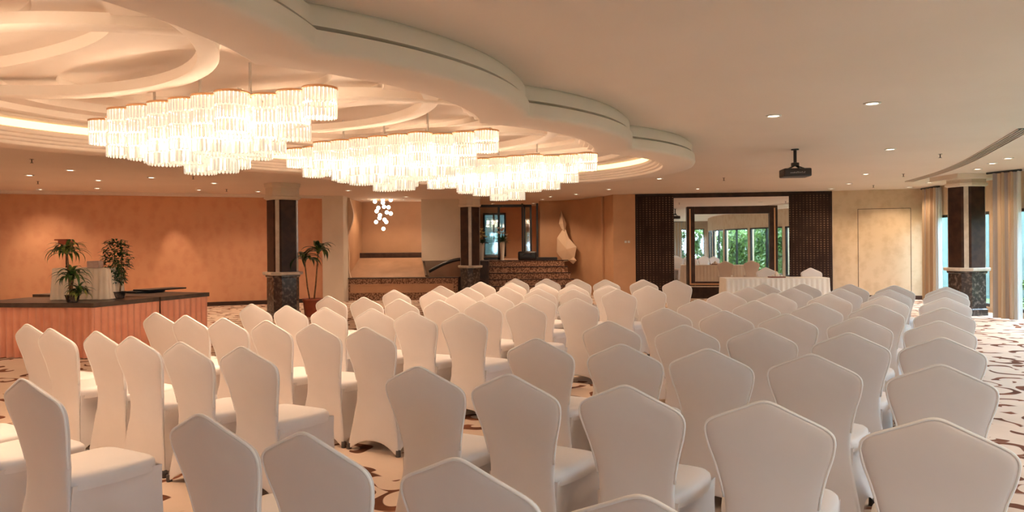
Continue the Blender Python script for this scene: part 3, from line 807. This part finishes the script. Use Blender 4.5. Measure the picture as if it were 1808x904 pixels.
# tall palm-like plant beside the left column
pl = at(551, 540, 15.3)
dracaena((pl.x, pl.y, 0), [(-.15, 0, 1.20, 16, .52), (.13, .03, 1.36, 20, .54)], 'tall potted dracaena beside the dark pillar, red pot and drooping leaves', 'potted_palm', M['leaf'], potr=.19, poth=.38, potm=M['terracotta'], seed=5, width=.055)
# plants on the stage
pl = at(128, 534, 9.93)
dracaena((pl.x, pl.y, ZS), [(-.06, -.02, .68, 40, .36), (.02, -.05, .34, 36, .33), (.11, -.04, .14, 34, .24)], 'bushy two-tiered dracaena standing in front of the cream covered table', 'potted_dracaena', M['leafy'], potr=.09, poth=.10, potm=M['marble'], seed=2, width=.024)
pl = at(209, 529, 10.6)
tr = thing('potted_ficus', (pl.x, pl.y, ZS), 'slim twin-stemmed leafy bush standing right of the cream covered table', 'plant')
pot(tr, .10, .10, M['marble'])
for dx in (-.035, .04):
    s = MB(); s.tube([(dx*.6, 0, .08), (dx, .01, .3), (dx*1.4, 0, .62)], .011, 8); s.build('stem', M['stem'], tr, True)
l = MB(); rn = random.Random(11)
for i in range(620):
    a = rn.uniform(0, 2*PI); h = rn.uniform(.22, .84); r = (.20 if h > .42 else .10)*math.sqrt(rn.uniform(.05, 1))*(1-.5*max(0, h-.66)/.2)
    c = (r*math.cos(a)-.02, r*math.sin(a)*.8, h)
    blade(l, c, a+rn.uniform(-.5, .5), rn.uniform(.06, .10), 1.6, .017, rn.uniform(-.2, .9), 3)
l.build('foliage', M['leaf2'], tr, True)
# red lamp-like fitting high behind the plant
p = at(117, 427, 10.75)
rs = thing('red_stand', (p.x, p.y, ZS), 'slim stand with a flat red head rising behind the bushy dracaena', 'stand')
q = MB(); q.lathe([(.07, 0), (.07, .015), (.01, .02), (.01, p.z-ZS-.03)], 14); q.build('pole', M['black'], rs, True)
q = MB(); q.box(-.10, .10, -.04, .04, p.z-ZS-.04, p.z-ZS+.02, b=.008); q.box(-.16, .02, -.03, .03, p.z-ZS+.02, p.z-ZS+.04, b=.004); q.build('head', M['terracotta'], rs)

# ------------------------------------------------------------ columns
def column(px, d, w, ped, rz, label, shaft_top, strip=M['stone']):
    c = Vector((X(px, d), d+w/2, 0)); t = thing('column', c, label, 'column', rz=rz)
    r = w/2
    def octa(r, f=.30): return [(r, -r*f*1.9), (r, r*f*1.9), (r*f*1.9, r), (-r*f*1.9, r), (-r, r*f*1.9), (-r, -r*f*1.9), (-r*f*1.9, -r), (r*f*1.9, -r)]
    def oct_l(prof):
        mb = MB(); 
        for j, (rr, z) in enumerate(prof):
            mb.v += [(x, y, z) for x, y in octa(rr)]
            if j:
                for i in range(8): mb.f.append(((j-1)*8+i, (j-1)*8+(i+1) % 8, j*8+(i+1) % 8, j*8+i))
        mb.f.append(tuple(range(8))[::-1]); mb.f.append(tuple((len(prof)-1)*8+i for i in range(8))); return mb
    oct_l([(r*1.02, 0), (r*1.02, .12), (r*.93, .14), (r*.93, ped-.12), (r*1.0, ped-.10), (r*1.0, ped-.07)]).build('pedestal', M['marble'], t)
    oct_l([(r*1.02, ped-.07), (r*1.16, ped-.055), (r*1.18, ped-.01), (r*1.12, ped), (r*.9, ped+.002)]).build('pedestal_cap', M['stone'], t)
    oct_l([(r*.90, ped), (r*.90, shaft_top)]).build('shaft', M['darkwood'], t)
    q = MB()
    for a in range(4):
        m_ = Matrix.Rotation(a*PI/2+PI/4, 4, 'Z')
        rr = r*.90*1.11
        q.box(rr-.04, rr+.012, -.04, .04, ped+.002, shaft_top-.001, mt=m_)
    q.build('stone_strip', strip, t)
    oct_l([(r*.90, shaft_top), (r*1.06, shaft_top+.03), (r*1.08, shaft_top+.07), (r*.98, shaft_top+.08), (r*.98, CEIL-.10), (r*1.04, CEIL-.08), (r*1.06, CEIL-.001)]).build('capital', M['cream'], t)
    return t
column(491, 14.9, .60, .95, .75, 'dark wood column on a marble pedestal beside the tall potted palm', 2.43)
column(829, 19.3, .50, .92, .84, 'dark column standing between the alcove and the entrance steps', 2.47)
column(1724, 14.3, .62, .94, .22, 'dark column with a stone capped pedestal between the two window curtains', 2.54)
column(905, -6.0, .8, .95, 0, 'dark column behind the seating, seen only in the framed mirror', 2.43)

# soffit over the right column
p = MB(); q = Vector((X(1724, 14.3), 14.6)); p.box(q.x-.45, q.x+.6, q.y-.45, q.y+.5, CEIL-.09, CEIL-.002); struct(p.build('trim_6', M['cream']))

# ------------------------------------------------------------ curtains
def curtain(pa, pb, z1, label, sheer_to=None, seed=0):
    a = Vector(pa); b = Vector(pb); c = (a+b)/2
    t = thing('curtain', (c.x, c.y, 0), label, 'curtain')
    pts = [(a.x-c.x, a.y-c.y), (b.x-c.x, b.y-c.y)]
    pleated(pts, .02, z1, .05, .16, top_amp=.03, seed=seed, per_m=60).build('drape', M['curtain'], t, True)
    if sheer_to:
        s = Vector(sheer_to); pleated([(b.x-c.x, b.y-c.y+.05), (s.x-c.x, s.y-c.y+.05)], .02, z1, .03, .09, top_amp=.02, seed=seed+3, per_m=90).build('sheer', M['sheer'], t, True)
    q = MB(); d = (b-a).normalized(); q.tube([(a.x-c.x-d.x*.1, a.y-c.y-d.y*.1, z1+.01), (b.x-c.x+d.x*.1, b.y-c.y+d.y*.1, z1+.01)], .02, 8); q.build('curtain_rail', M['black'], t, True)
    return t
curtain((X(1631, 17.9), 17.9), (X(1655, 17.3), 17.3), CEIL-.04, 'striped tan curtain in the far corner beside the papered end wall', (X(1666, 17.1), 17.1), 1)
curtain((X(1752, 13.8), 13.8), (X(1795, 13.35), 13.35), CEIL-.04, 'striped tan floor-length curtain right of the column, with white sheer', (X(1806, 13.2), 13.2), 4)
bk_c = [(-1.9, -7.7), (3.3, -7.7), (-6.5, -7.7)]
for i, (x, y) in enumerate(bk_c):
    curtain((x-.35, y), (x+.35, y), CEIL-.04, ['middle', 'left', 'right'][i]+' striped curtain on the window wall seen in the mirrors', None, 7+i)

# ------------------------------------------------------------ alcove: stage front, sloped board, curved piece, pendant
sx0, sx1 = X(609, 19.6), X(808, 19.6)
al = prism([(sx0, 19.6), (sx1, 19.6), (sx1, 21.1), (xb-.03, 21.1), (xb-.03, 21.98), (sx0, 21.98)], 0, .58); o = al.build('alcove_stage', M['stepcarpet']); tag(o, 'low carpeted platform filling the alcove behind the chairs', 'stage')
q = MB(); a_, b_ = X(618, 19.6), X(800, 19.6)
for z0, z1 in ((.20, .235), (.40, .435)): q.box(a_, b_, 19.565, 19.6, z0, z1, b=.005)
q.box(a_, b_, 19.585, 19.6, .235, .40); q.build('front_panel', M['wallorange'], o); 
q = MB(); q.box(sx0, sx1, 19.55, 19.7, .58, .61, b=.01); q.build('edge_strip', M['stagetop'], o)
# sloped board
q = MB(); y0, y1 = 20.05, 21.6; za, zb = .60, 1.10
xa0, xa1, xb0, xb1 = X(613, y0), X(752, y0), X(624, y1), X(746, y1)
q.add([(xa0, y0, za), (xa1, y0, za), (xb1, y1, zb), (xb0, y1, zb), (xa0, y0, .58), (xa1, y0, .58), (xb1, y1, .58), (xb0, y1, .58)], [(0,1,2,3),(4,7,6,5),(0,4,5,1),(1,5,6,2),(2,6,7,3),(3,7,4,0)])
o = tag(q.build('sloped_board', M['brownpanel']), 'broad brown board sloping up to the back of the alcove', 'board')
q = MB(); q.tube([(xa0, y0, za+.02), (xb0, y1, zb+.02)], .03, 6); q.build('edge_rail', M['stagetop'], o)
q = MB(); q.tube([(xa1, y0, za+.02), (xb1, y1, zb+.02)], .03, 6); q.build('edge_rail', M['stagetop'], o)
q = MB(); q.box(X(620, 21.9), X(750, 21.9), 21.65, 21.95, .58, 1.25, b=.02); tag(q.build('dark_ledge', M['darkwood']), 'long dark ledge along the back wall of the alcove', 'ledge')
# curved dark lid shaped piece
q = MB(); yy0, yy1 = 19.9, 20.7; n = 14; xs0, xs1 = X(757, 19.9), X(818, 19.9)
top_ = [(xs0+(xs1-xs0)*i/n, .74+.33*math.sin((i/n)*PI/2)) for i in range(n+1)]
bot = [(x, .60) for x, z in top_]
V = [(x, y, z) for y in (yy0, yy1) for x, z in top_+bot[::-1]]; m_ = 2*(n+1)
q.add(V, [tuple(range(m_)), tuple(range(2*m_-1, m_-1, -1))]+[(i, (i+1) % m_, m_+(i+1) % m_, m_+i) for i in range(m_)])
cp = tag(q.build('curved_counter', M['brownpanel']), 'brown low counter with a curved dark top left of the far column', 'counter')
q = MB(); q.tube([(x, yy0-.01, z+.01) for x, z in top_], .045, 8); q.build('curved_rim', M['black'], cp, True)
# wavy edge ornament of the alcove
q = MB(); n = 40; y0 = 19.62
pr = []
for i in range(n+1):
    z = .05+(CEIL-.07)*i/n; w = .085*math.sin(z*2.9+.9)+.04*math.sin(z*6.3); pr.append((X(616, y0)+.03+w*.8, z))
xl = xa+.005
for dy in (0, .12): q.v += [(xl, y0+dy, z) for x, z in pr]+[(x, y0+dy, z) for x, z in pr]
k = n+1
for i in range(n): q.f += [(i, i+1, k+i+1, k+i), (2*k+i, 3*k+i, 3*k+i+1, 2*k+i+1), (k+i, k+i+1, 3*k+i+1, 3*k+i)]
q.f += [(0, k, 3*k, 2*k), (n, 2*k+n, 3*k+n, k+n)]
tag(q.build('wavy_ornament', M['relief']), 'tall pale ornament with a wavy edge beside the alcove', 'ornament')
# cluster of glass globes
gl = [(662, 356), (676, 353), (676, 358), (690, 353), (668, 367), (665, 373), (678, 365), (686, 366), (683, 375), (690, 377), (671, 380), (670, 385), (664, 392), (679, 388), (682, 392), (677, 404)]
pc = at(677, 340, 20.9)
pd = thing('globe_pendant', (pc.x, pc.y, CEIL), 'cluster of small glowing glass globes hanging in the alcove', 'pendant lamp')
q = MB(); q.lathe([(.16, -.03), (.18, -.02), (.18, 0)], 24); q.build('canopy', M['gold'], pd, True)
rn = random.Random(4)
for i, (gx, gy) in enumerate(gl):
    p = at(gx, gy, 20.9+rn.uniform(-.22, .22)); r = .055
    g_ = MB(); prof = [(r*math.sin(PI*j/10)+.0005, -r*math.cos(PI*j/10)) for j in range(11)]
    g_.lathe(prof, 14, c=(p.x-pc.x, p.y-pc.y, p.z-CEIL)); go = g_.build('globe', M['globe'], pd, True)
    w_ = MB(); w_.tube([(p.x-pc.x, p.y-pc.y, p.z-CEIL+r), ((p.x-pc.x)*.5, (p.y-pc.y)*.5, -.02)], .003, 5); w_.build('wire', M['black'], go)

# ------------------------------------------------------------ entrance platform and steps
sxl = X(862, 21)
for i in range(6):
    z1 = 1.0-i*.167; y0 = 21.0-i*.30; y1 = y0+.30 if i else vy
    if z1 < .1: break
    xr = [997, 1002, 1007, 1013, 1019, 1025][i]
    q = MB(); q.box(sxl, min(X(xr, y0), 1.9+.05*i), y0, y1, 0, z1) if i else q.add(*(lambda w: (w.v, w.f))(prism([(-1.04, 21), (1.5, 21), (1.5, 21.9), (.86, 22.15), (.80, 22.35), (.80, vy), (-1.04, vy)], 0, 1.0)))
    if i == 0: o = q.build('entrance_platform', M['stepcarpet']); tag(o, 'raised carpeted landing in front of the glazed entrance', 'landing')
    else: o = q.build('stair_step', M['stepcarpet']); tag(o, 'carpeted step below the landing, %s one down' % ['', 'first', 'second', 'third', 'fourth', 'fifth'][i], 'step', 'carpeted entrance steps')
    q = MB(); q.box(sxl, (min(X(xr, y0), 1.9+.05*i) if i else 1.62), y0-.02, y0+.03, z1-.012, z1+.012, b=.004); q.build('nosing', M['darkwood'], o)
q = MB(); q.box(X(845, 19.9), X(862, 19.9), 19.9, 21.0, 0, 1.02, b=.01); tag(q.build('stair_cheek', M['darkwood']), 'dark solid side of the entrance steps beside the far column', 'stair side')
# glazed door frames
dfm = thing('glazed_screen', (X(895, 22.1), 22.1, 1.0), 'black framed glazed entrance screen at the top of the steps', 'screen')
def fx(px): return X(px, 22.1)-X(895, 22.1)
zt_ = 2.72-1.0; q = MB()
q.box(fx(841), fx(926), -.05, .05, zt_-.13, zt_-.05)
for a_, b_ in ((844, 848), (879, 883), (921, 924), (947, 950.5)): q.box(fx(a_), fx(b_), -.04, .04, 0, zt_-(.13 if a_ < 900 else .02))
q.box(fx(844), fx(883), -.04, .04, 0, .08); q.build('frame', M['black'], dfm)
q = MB(); q.box(fx(848), fx(879), -.004, .004, .1, zt_-.15); q.build('pane', M['glass'], dfm)
dr = MB(); dr.box(fx(924), fx(927.5), -.5, -.45, 0, zt_-.1); dr.box(fx(935), fx(938.5), -.5, -.45, 0, zt_-.1); dr.box(fx(924), fx(938), -.5, -.45, zt_-.16, zt_-.08); dr.box(fx(924), fx(938), -.5, -.45, 0, .1)
dl = dr.build('open_door', M['black'], dfm); g_ = MB(); g_.box(fx(927.5), fx(935), -.48, -.47, .1, zt_-.16); g_.build('door_pane', M['glass'], dl)
h_ = MB(); h_.tube([(fx(934), -.53, .55), (fx(934), -.56, .6), (fx(934), -.56, 1.0), (fx(934), -.53, 1.05)], .012, 6); h_.build('door_handle', M['whitemetal'], dl)
# flowers in tall vases
def vase(px, py, d, hv, label, m1, m2, seed):
    p = at(px, py, d); t = thing('flower_vase', (p.x, p.y, 1.0), label, 'flower vase')
    q = MB(); q.lathe([(.06, 0), (.065, .01), (.05, .05), (.07, hv*.7), (.085, hv), (.07, hv), (.05, hv*.8)], 18); q.build('vase', M['vase'], t, True)
    rn = random.Random(seed); l = MB()
    for i in range(34): blade(l, (0, 0, hv-.03), rn.uniform(0, 6.28), rn.uniform(.2, .36), rn.uniform(.4, 2), .032, rn.uniform(.3, 1.4), 5)
    l.build('foliage', M['leaf'], t, True)
    fl = MB()
    for i in range(9):
        c = Vector((rn.uniform(-.15, .15), rn.uniform(-.12, .05), hv+rn.uniform(.08, .42)))
        for k in range(6): blade(fl, c, k*PI/3+rn.uniform(-.2, .2), .10, 1.0, .034, .9, 3)
    fl.build('blossoms', m1, t, True)
vase(851, 462, 21.35, .52, 'white vase of yellow and pale flowers just right of the far column', M['petal'], None, 1)
vase(887, 461, 21.35, .55, 'tall white vase of dark foliage and cream flowers in the entrance', M['petal2'], None, 2)
# dark speaker bag and stand lying on the landing
p = at(931, 462, 21.3)
b_ = thing('equipment_bag', (p.x, p.y, 1.0), 'black boxy equipment bag lying at the top of the steps', 'bag')
q = MB(); q.box(-.27, .27, -.16, .16, 0, .26, b=.05); q.build('body', M['black'], b_, True)
q = MB(); q.tube([(-.12, -.165, .16), (-.06, -.19, .21), (.06, -.19, .21), (.12, -.165, .16)], .012, 6); q.build('handle', M['darkwood'], b_, True)
p2 = at(966, 458, 21.4); q = MB(); q.box(-.32, .30, -.06, .06, 0, .085, b=.02); o = q.build('folded_stand', M['black'], loc=(p2.x, p2.y, 1.0)); tag(o, 'long thin black case lying right of the boxy bag', 'case')
# folded relief on the curved wall
q = MB()
def facet(pts, c, h):
    P = [at(x, y, dd) for x, y, dd in pts]; cc = at(*c); cc.y -= h; base = [p_+Vector((0, .12, 0)) for p_ in P]
    n = len(P); q.add(P+[cc]+base, [(i, (i+1) % n, n) for i in range(n)]+[(i, (i+1) % n, n+1+(i+1) % n, n+1+i) for i in range(n)])
facet([(991, 372, 21.9), (1000, 395, 21.8), (997, 412, 21.75), (987, 395, 21.9)], (994, 394, 21.8), .05)
facet([(997, 400, 21.8), (1004, 420, 21.65), (1018, 436, 21.45), (1014, 458, 21.45), (996, 462, 21.6), (983, 446, 21.8), (984, 420, 21.85)], (1000, 440, 21.6), .07)
facet([(1003, 458, 21.6), (1012, 452, 21.5), (1018, 460, 21.4), (1012, 466, 21.4)], (1011, 459, 21.4), .03)
tag(q.build('folded_relief', M['relief']), 'pale faceted relief ornament on the curved wall right of the steps', 'wall ornament')

# ------------------------------------------------------------ head wall: lattice, mirrors, framed mirror
m, L = seg(H0, H1)
def hs(px):
    # distance along the head wall of the pixel column
    k = (px-CX)/F; dx, dy = (H1[0]-H0[0])/L, (H1[1]-H0[1])/L
    return (k*H0[1]-H0[0])/(dx-k*dy)
def hwall(name, mtl, a, b, z0, z1, t, y=0, bev=0, parent=None):
    q = MB(); q.box(a, b, -t+y, y+.02, z0, z1, b=bev)
    o = q.build(name, mtl, parent)
    if not parent: o.matrix_world = m
    return o
o = hwall('lattice_panel', M['lattice'], hs(1125), hs(1189), 0, 2.72, .05); tag(o, 'dark beaded lattice panel left of the big mirror', 'wall panel')
o = hwall('lattice_panel', M['lattice'], hs(1394), hs(1466), 0, 2.72, .05); tag(o, 'dark beaded lattice panel right of the big mirror', 'wall panel')
bmr = hwall('wall_mirror', M['mirror'], hs(1190), hs(1393), .30, 2.66, .02); tag(bmr, 'wide frameless mirror wall between the two dark lattice panels', 'mirror')
fr = thing('framed_mirror', (0, 0, 0), 'large dark framed mirror hung in front of the mirror wall', 'mirror'); fr.matrix_world = m
fa, fb = hs(1212), hs(1371); fz0, fz1 = .34, 2.42; w_ = .20
q = MB()
for a_, b_, c_, d_ in ((fa, fa+w_, fz0, fz1), (fb-w_, fb, fz0, fz1), (fa+w_, fb-w_, fz0, fz0+w_*.55), (fa+w_, fb-w_, fz1-w_, fz1)): q.box(a_, b_, -.16, -.03, c_, d_, b=.012)
q.build('frame', M['darkwood'], fr)
q = MB(); i_ = .035
xa_, xb_, z0_, z1_ = fa+.06, fb-.06, fz0+.03, fz1-.06
for a_, b_, c_, d_ in ((xa_, xa_+i_, z0_, z1_), (xb_-i_, xb_, z0_, z1_), (xa_, xb_, z0_, z0_+i_)): q.box(a_, b_, -.175, -.16, c_, d_)
q.build('copper_inlay', M['gold'], fr)
q = MB(); q.box(fa+w_-.01, fb-w_+.01, -.07, -.05, fz0+w_*.5, fz1-w_+.01); q.build('mirror_glass', M['mirror'], fr)

# ------------------------------------------------------------ head table
tp = Vector((X(1373, 14.7), 14.72+.22, 0)); hw = 1.03
t = thing('head_table', (tp.x, tp.y, 0), 'long head table with white pleated skirt before the mirror', 'table', rz=-.03)
q = MB(); q.box(-hw, hw, -.26, .26, .73, .755, b=.008); q.build('tabletop', M['linen'], t)
pleated([(-hw, -.26), (hw, -.26), (hw, .26), (-hw, .26)], .01, .745, .014, .10, closed=True, flare=.03, per_m=50).build('skirt', M['linen'], t, True)
p = Vector((X(1374, 14.75), 14.85, .757))
q = MB(); q.box(-.15, .15, -.10, .10, 0, .02, b=.006); o = q.build('wooden_tray', M['redbrown'], loc=p); tag(o, 'small red brown tray on the white head table', 'tray')
q = MB(); rn = random.Random(9)
q.lathe([(.055, .0), (.06, .01), (.05, .05), (.03, .075), (.012, .10), (.001, .11)], 9); 
for i in range(7): q.lathe([(.025, 0), (.03, .02), (.015, .035), (.001, .04)], 7, c=(rn.uniform(-.08, .10), rn.uniform(-.05, .05), 0))
o = q.build('folded_napkins', M['tissue'], loc=p+Vector((0, 0, .021))); tag(o, 'heap of crumpled pale napkins on the red brown tray', 'napkins')

# ------------------------------------------------------------ projector
p = at(1405, 280, 9.6); PZ = CEIL
pj = thing('ceiling_projector', (X(1405, 10.2), 10.2, CEIL), 'black projector hanging from the pale ceiling', 'projector', rz=-.12)
zc = at(1405, 306, 10.2).z-CEIL
q = MB(); q.box(-.185, .185, -.15, .15, zc-.055, zc+.06, b=.02); body = q.build('body', M['projector'], pj)
q = MB(); q.lathe([(.05, -.015), (.055, 0), (.02, 0)], 16, caps=True); q.lathe([(.022, zc+.14), (.022, -.01)], 12); q.lathe([(.055, zc+.10), (.055, zc+.145), (.02, zc+.15)], 14)
for x, y in ((-.1, -.08), (.1, -.08), (-.1, .08), (.1, .08)): q.tube([(0, 0, zc+.11), (x, y, zc+.06)], .009, 6)
q.build('mount', M['black'], pj)
q = MB(); rn = random.Random(2); x = -.10
while x < .10:
    h = rn.choice((.012, .018, .024)); q.box(x, x+.005, -.1535, -.1505, zc-.012, zc-.012+h); q.box(x, x+.012, -.1535, -.1505, zc-.012+h-.004, zc-.012+h); x += .017
q.build('lettering', M['letter'], body)

# ------------------------------------------------------------ curved slot vent, sprinklers
va = [onz(1605, 320, CEIL), onz(1660, 304, CEIL), onz(1707, 285, CEIL), onz(1760, 256, CEIL), onz(1812, 226, CEIL)]
vl = smoothline([(p.x, p.y) for p in va], 8)
vp = thing('slot_vent', (va[2].x, va[2].y, CEIL), 'long curved slot vent in the ceiling following the windows', 'ceiling vent')
def ribbon(o0, o1, z, zt):
    mb = MB(); n = len(vl)
    for w0, zz in ((o0, z), (o1, z), (o1, zt), (o0, zt)):
        for i, p in enumerate(vl):
            d = (vl[min(n-1, i+1)]-vl[max(0, i-1)]).normalized(); nr = Vector((d.y, -d.x)); q = p+nr*w0
            mb.v.append((q.x-va[2].x, q.y-va[2].y, zz))
    for i in range(n-1):
        for a, b in ((0, 1), (1, 2), (2, 3), (3, 0)): mb.f.append((a*n+i, a*n+i+1, b*n+i+1, b*n+i))
    mb.f += [(0, n, 2*n, 3*n), (n-1, 2*n-1, 3*n-1, 4*n-1)]
    return mb
ribbon(-.08, .08, -.006, .0).build('backing', M['black'], vp)
for k in range(5): ribbon(-.08+k*.04-.005, -.08+k*.04+.005, -.016, -.004).build('blade', M['ceiling'], vp)
spr0 = None
for i, (x, y) in enumerate([(1660, 272), (1595, 307), (1542, 327), (67, 320), (56, 281), (341, 311), (400, 334), (1278, 314)]):
    p = onz(x, y, CEIL)
    if spr0 is None:
        spr0 = thing('sprinkler', p, '', 'sprinkler')
        q = MB(); q.lathe([(.028, -.004), (.028, 0)], 12); q.lathe([(.008, -.05), (.008, 0)], 8); q.lathe([(.022, -.058), (.022, -.053)], 10); q.build('head', M['stagetop'], spr0); o = spr0
    else: o = dup(spr0, p, 0)
    o['label'] = ['dark sprinkler head nearest the curved slot vent', 'dark sprinkler head right of the projector', 'dark sprinkler head above the papered end wall', 'dark sprinkler head above the stage plants, nearer the wall',
                  'dark sprinkler head at the far left below the dome edge', 'dark sprinkler head midway along the orange wall ceiling', 'dark sprinkler head beside the capital of the dark pillar', 'dark sprinkler head above the framed mirror'][i]
    o['group'] = 'ceiling sprinklers, %s' % ('orange wall side' if x < 900 else 'window side')
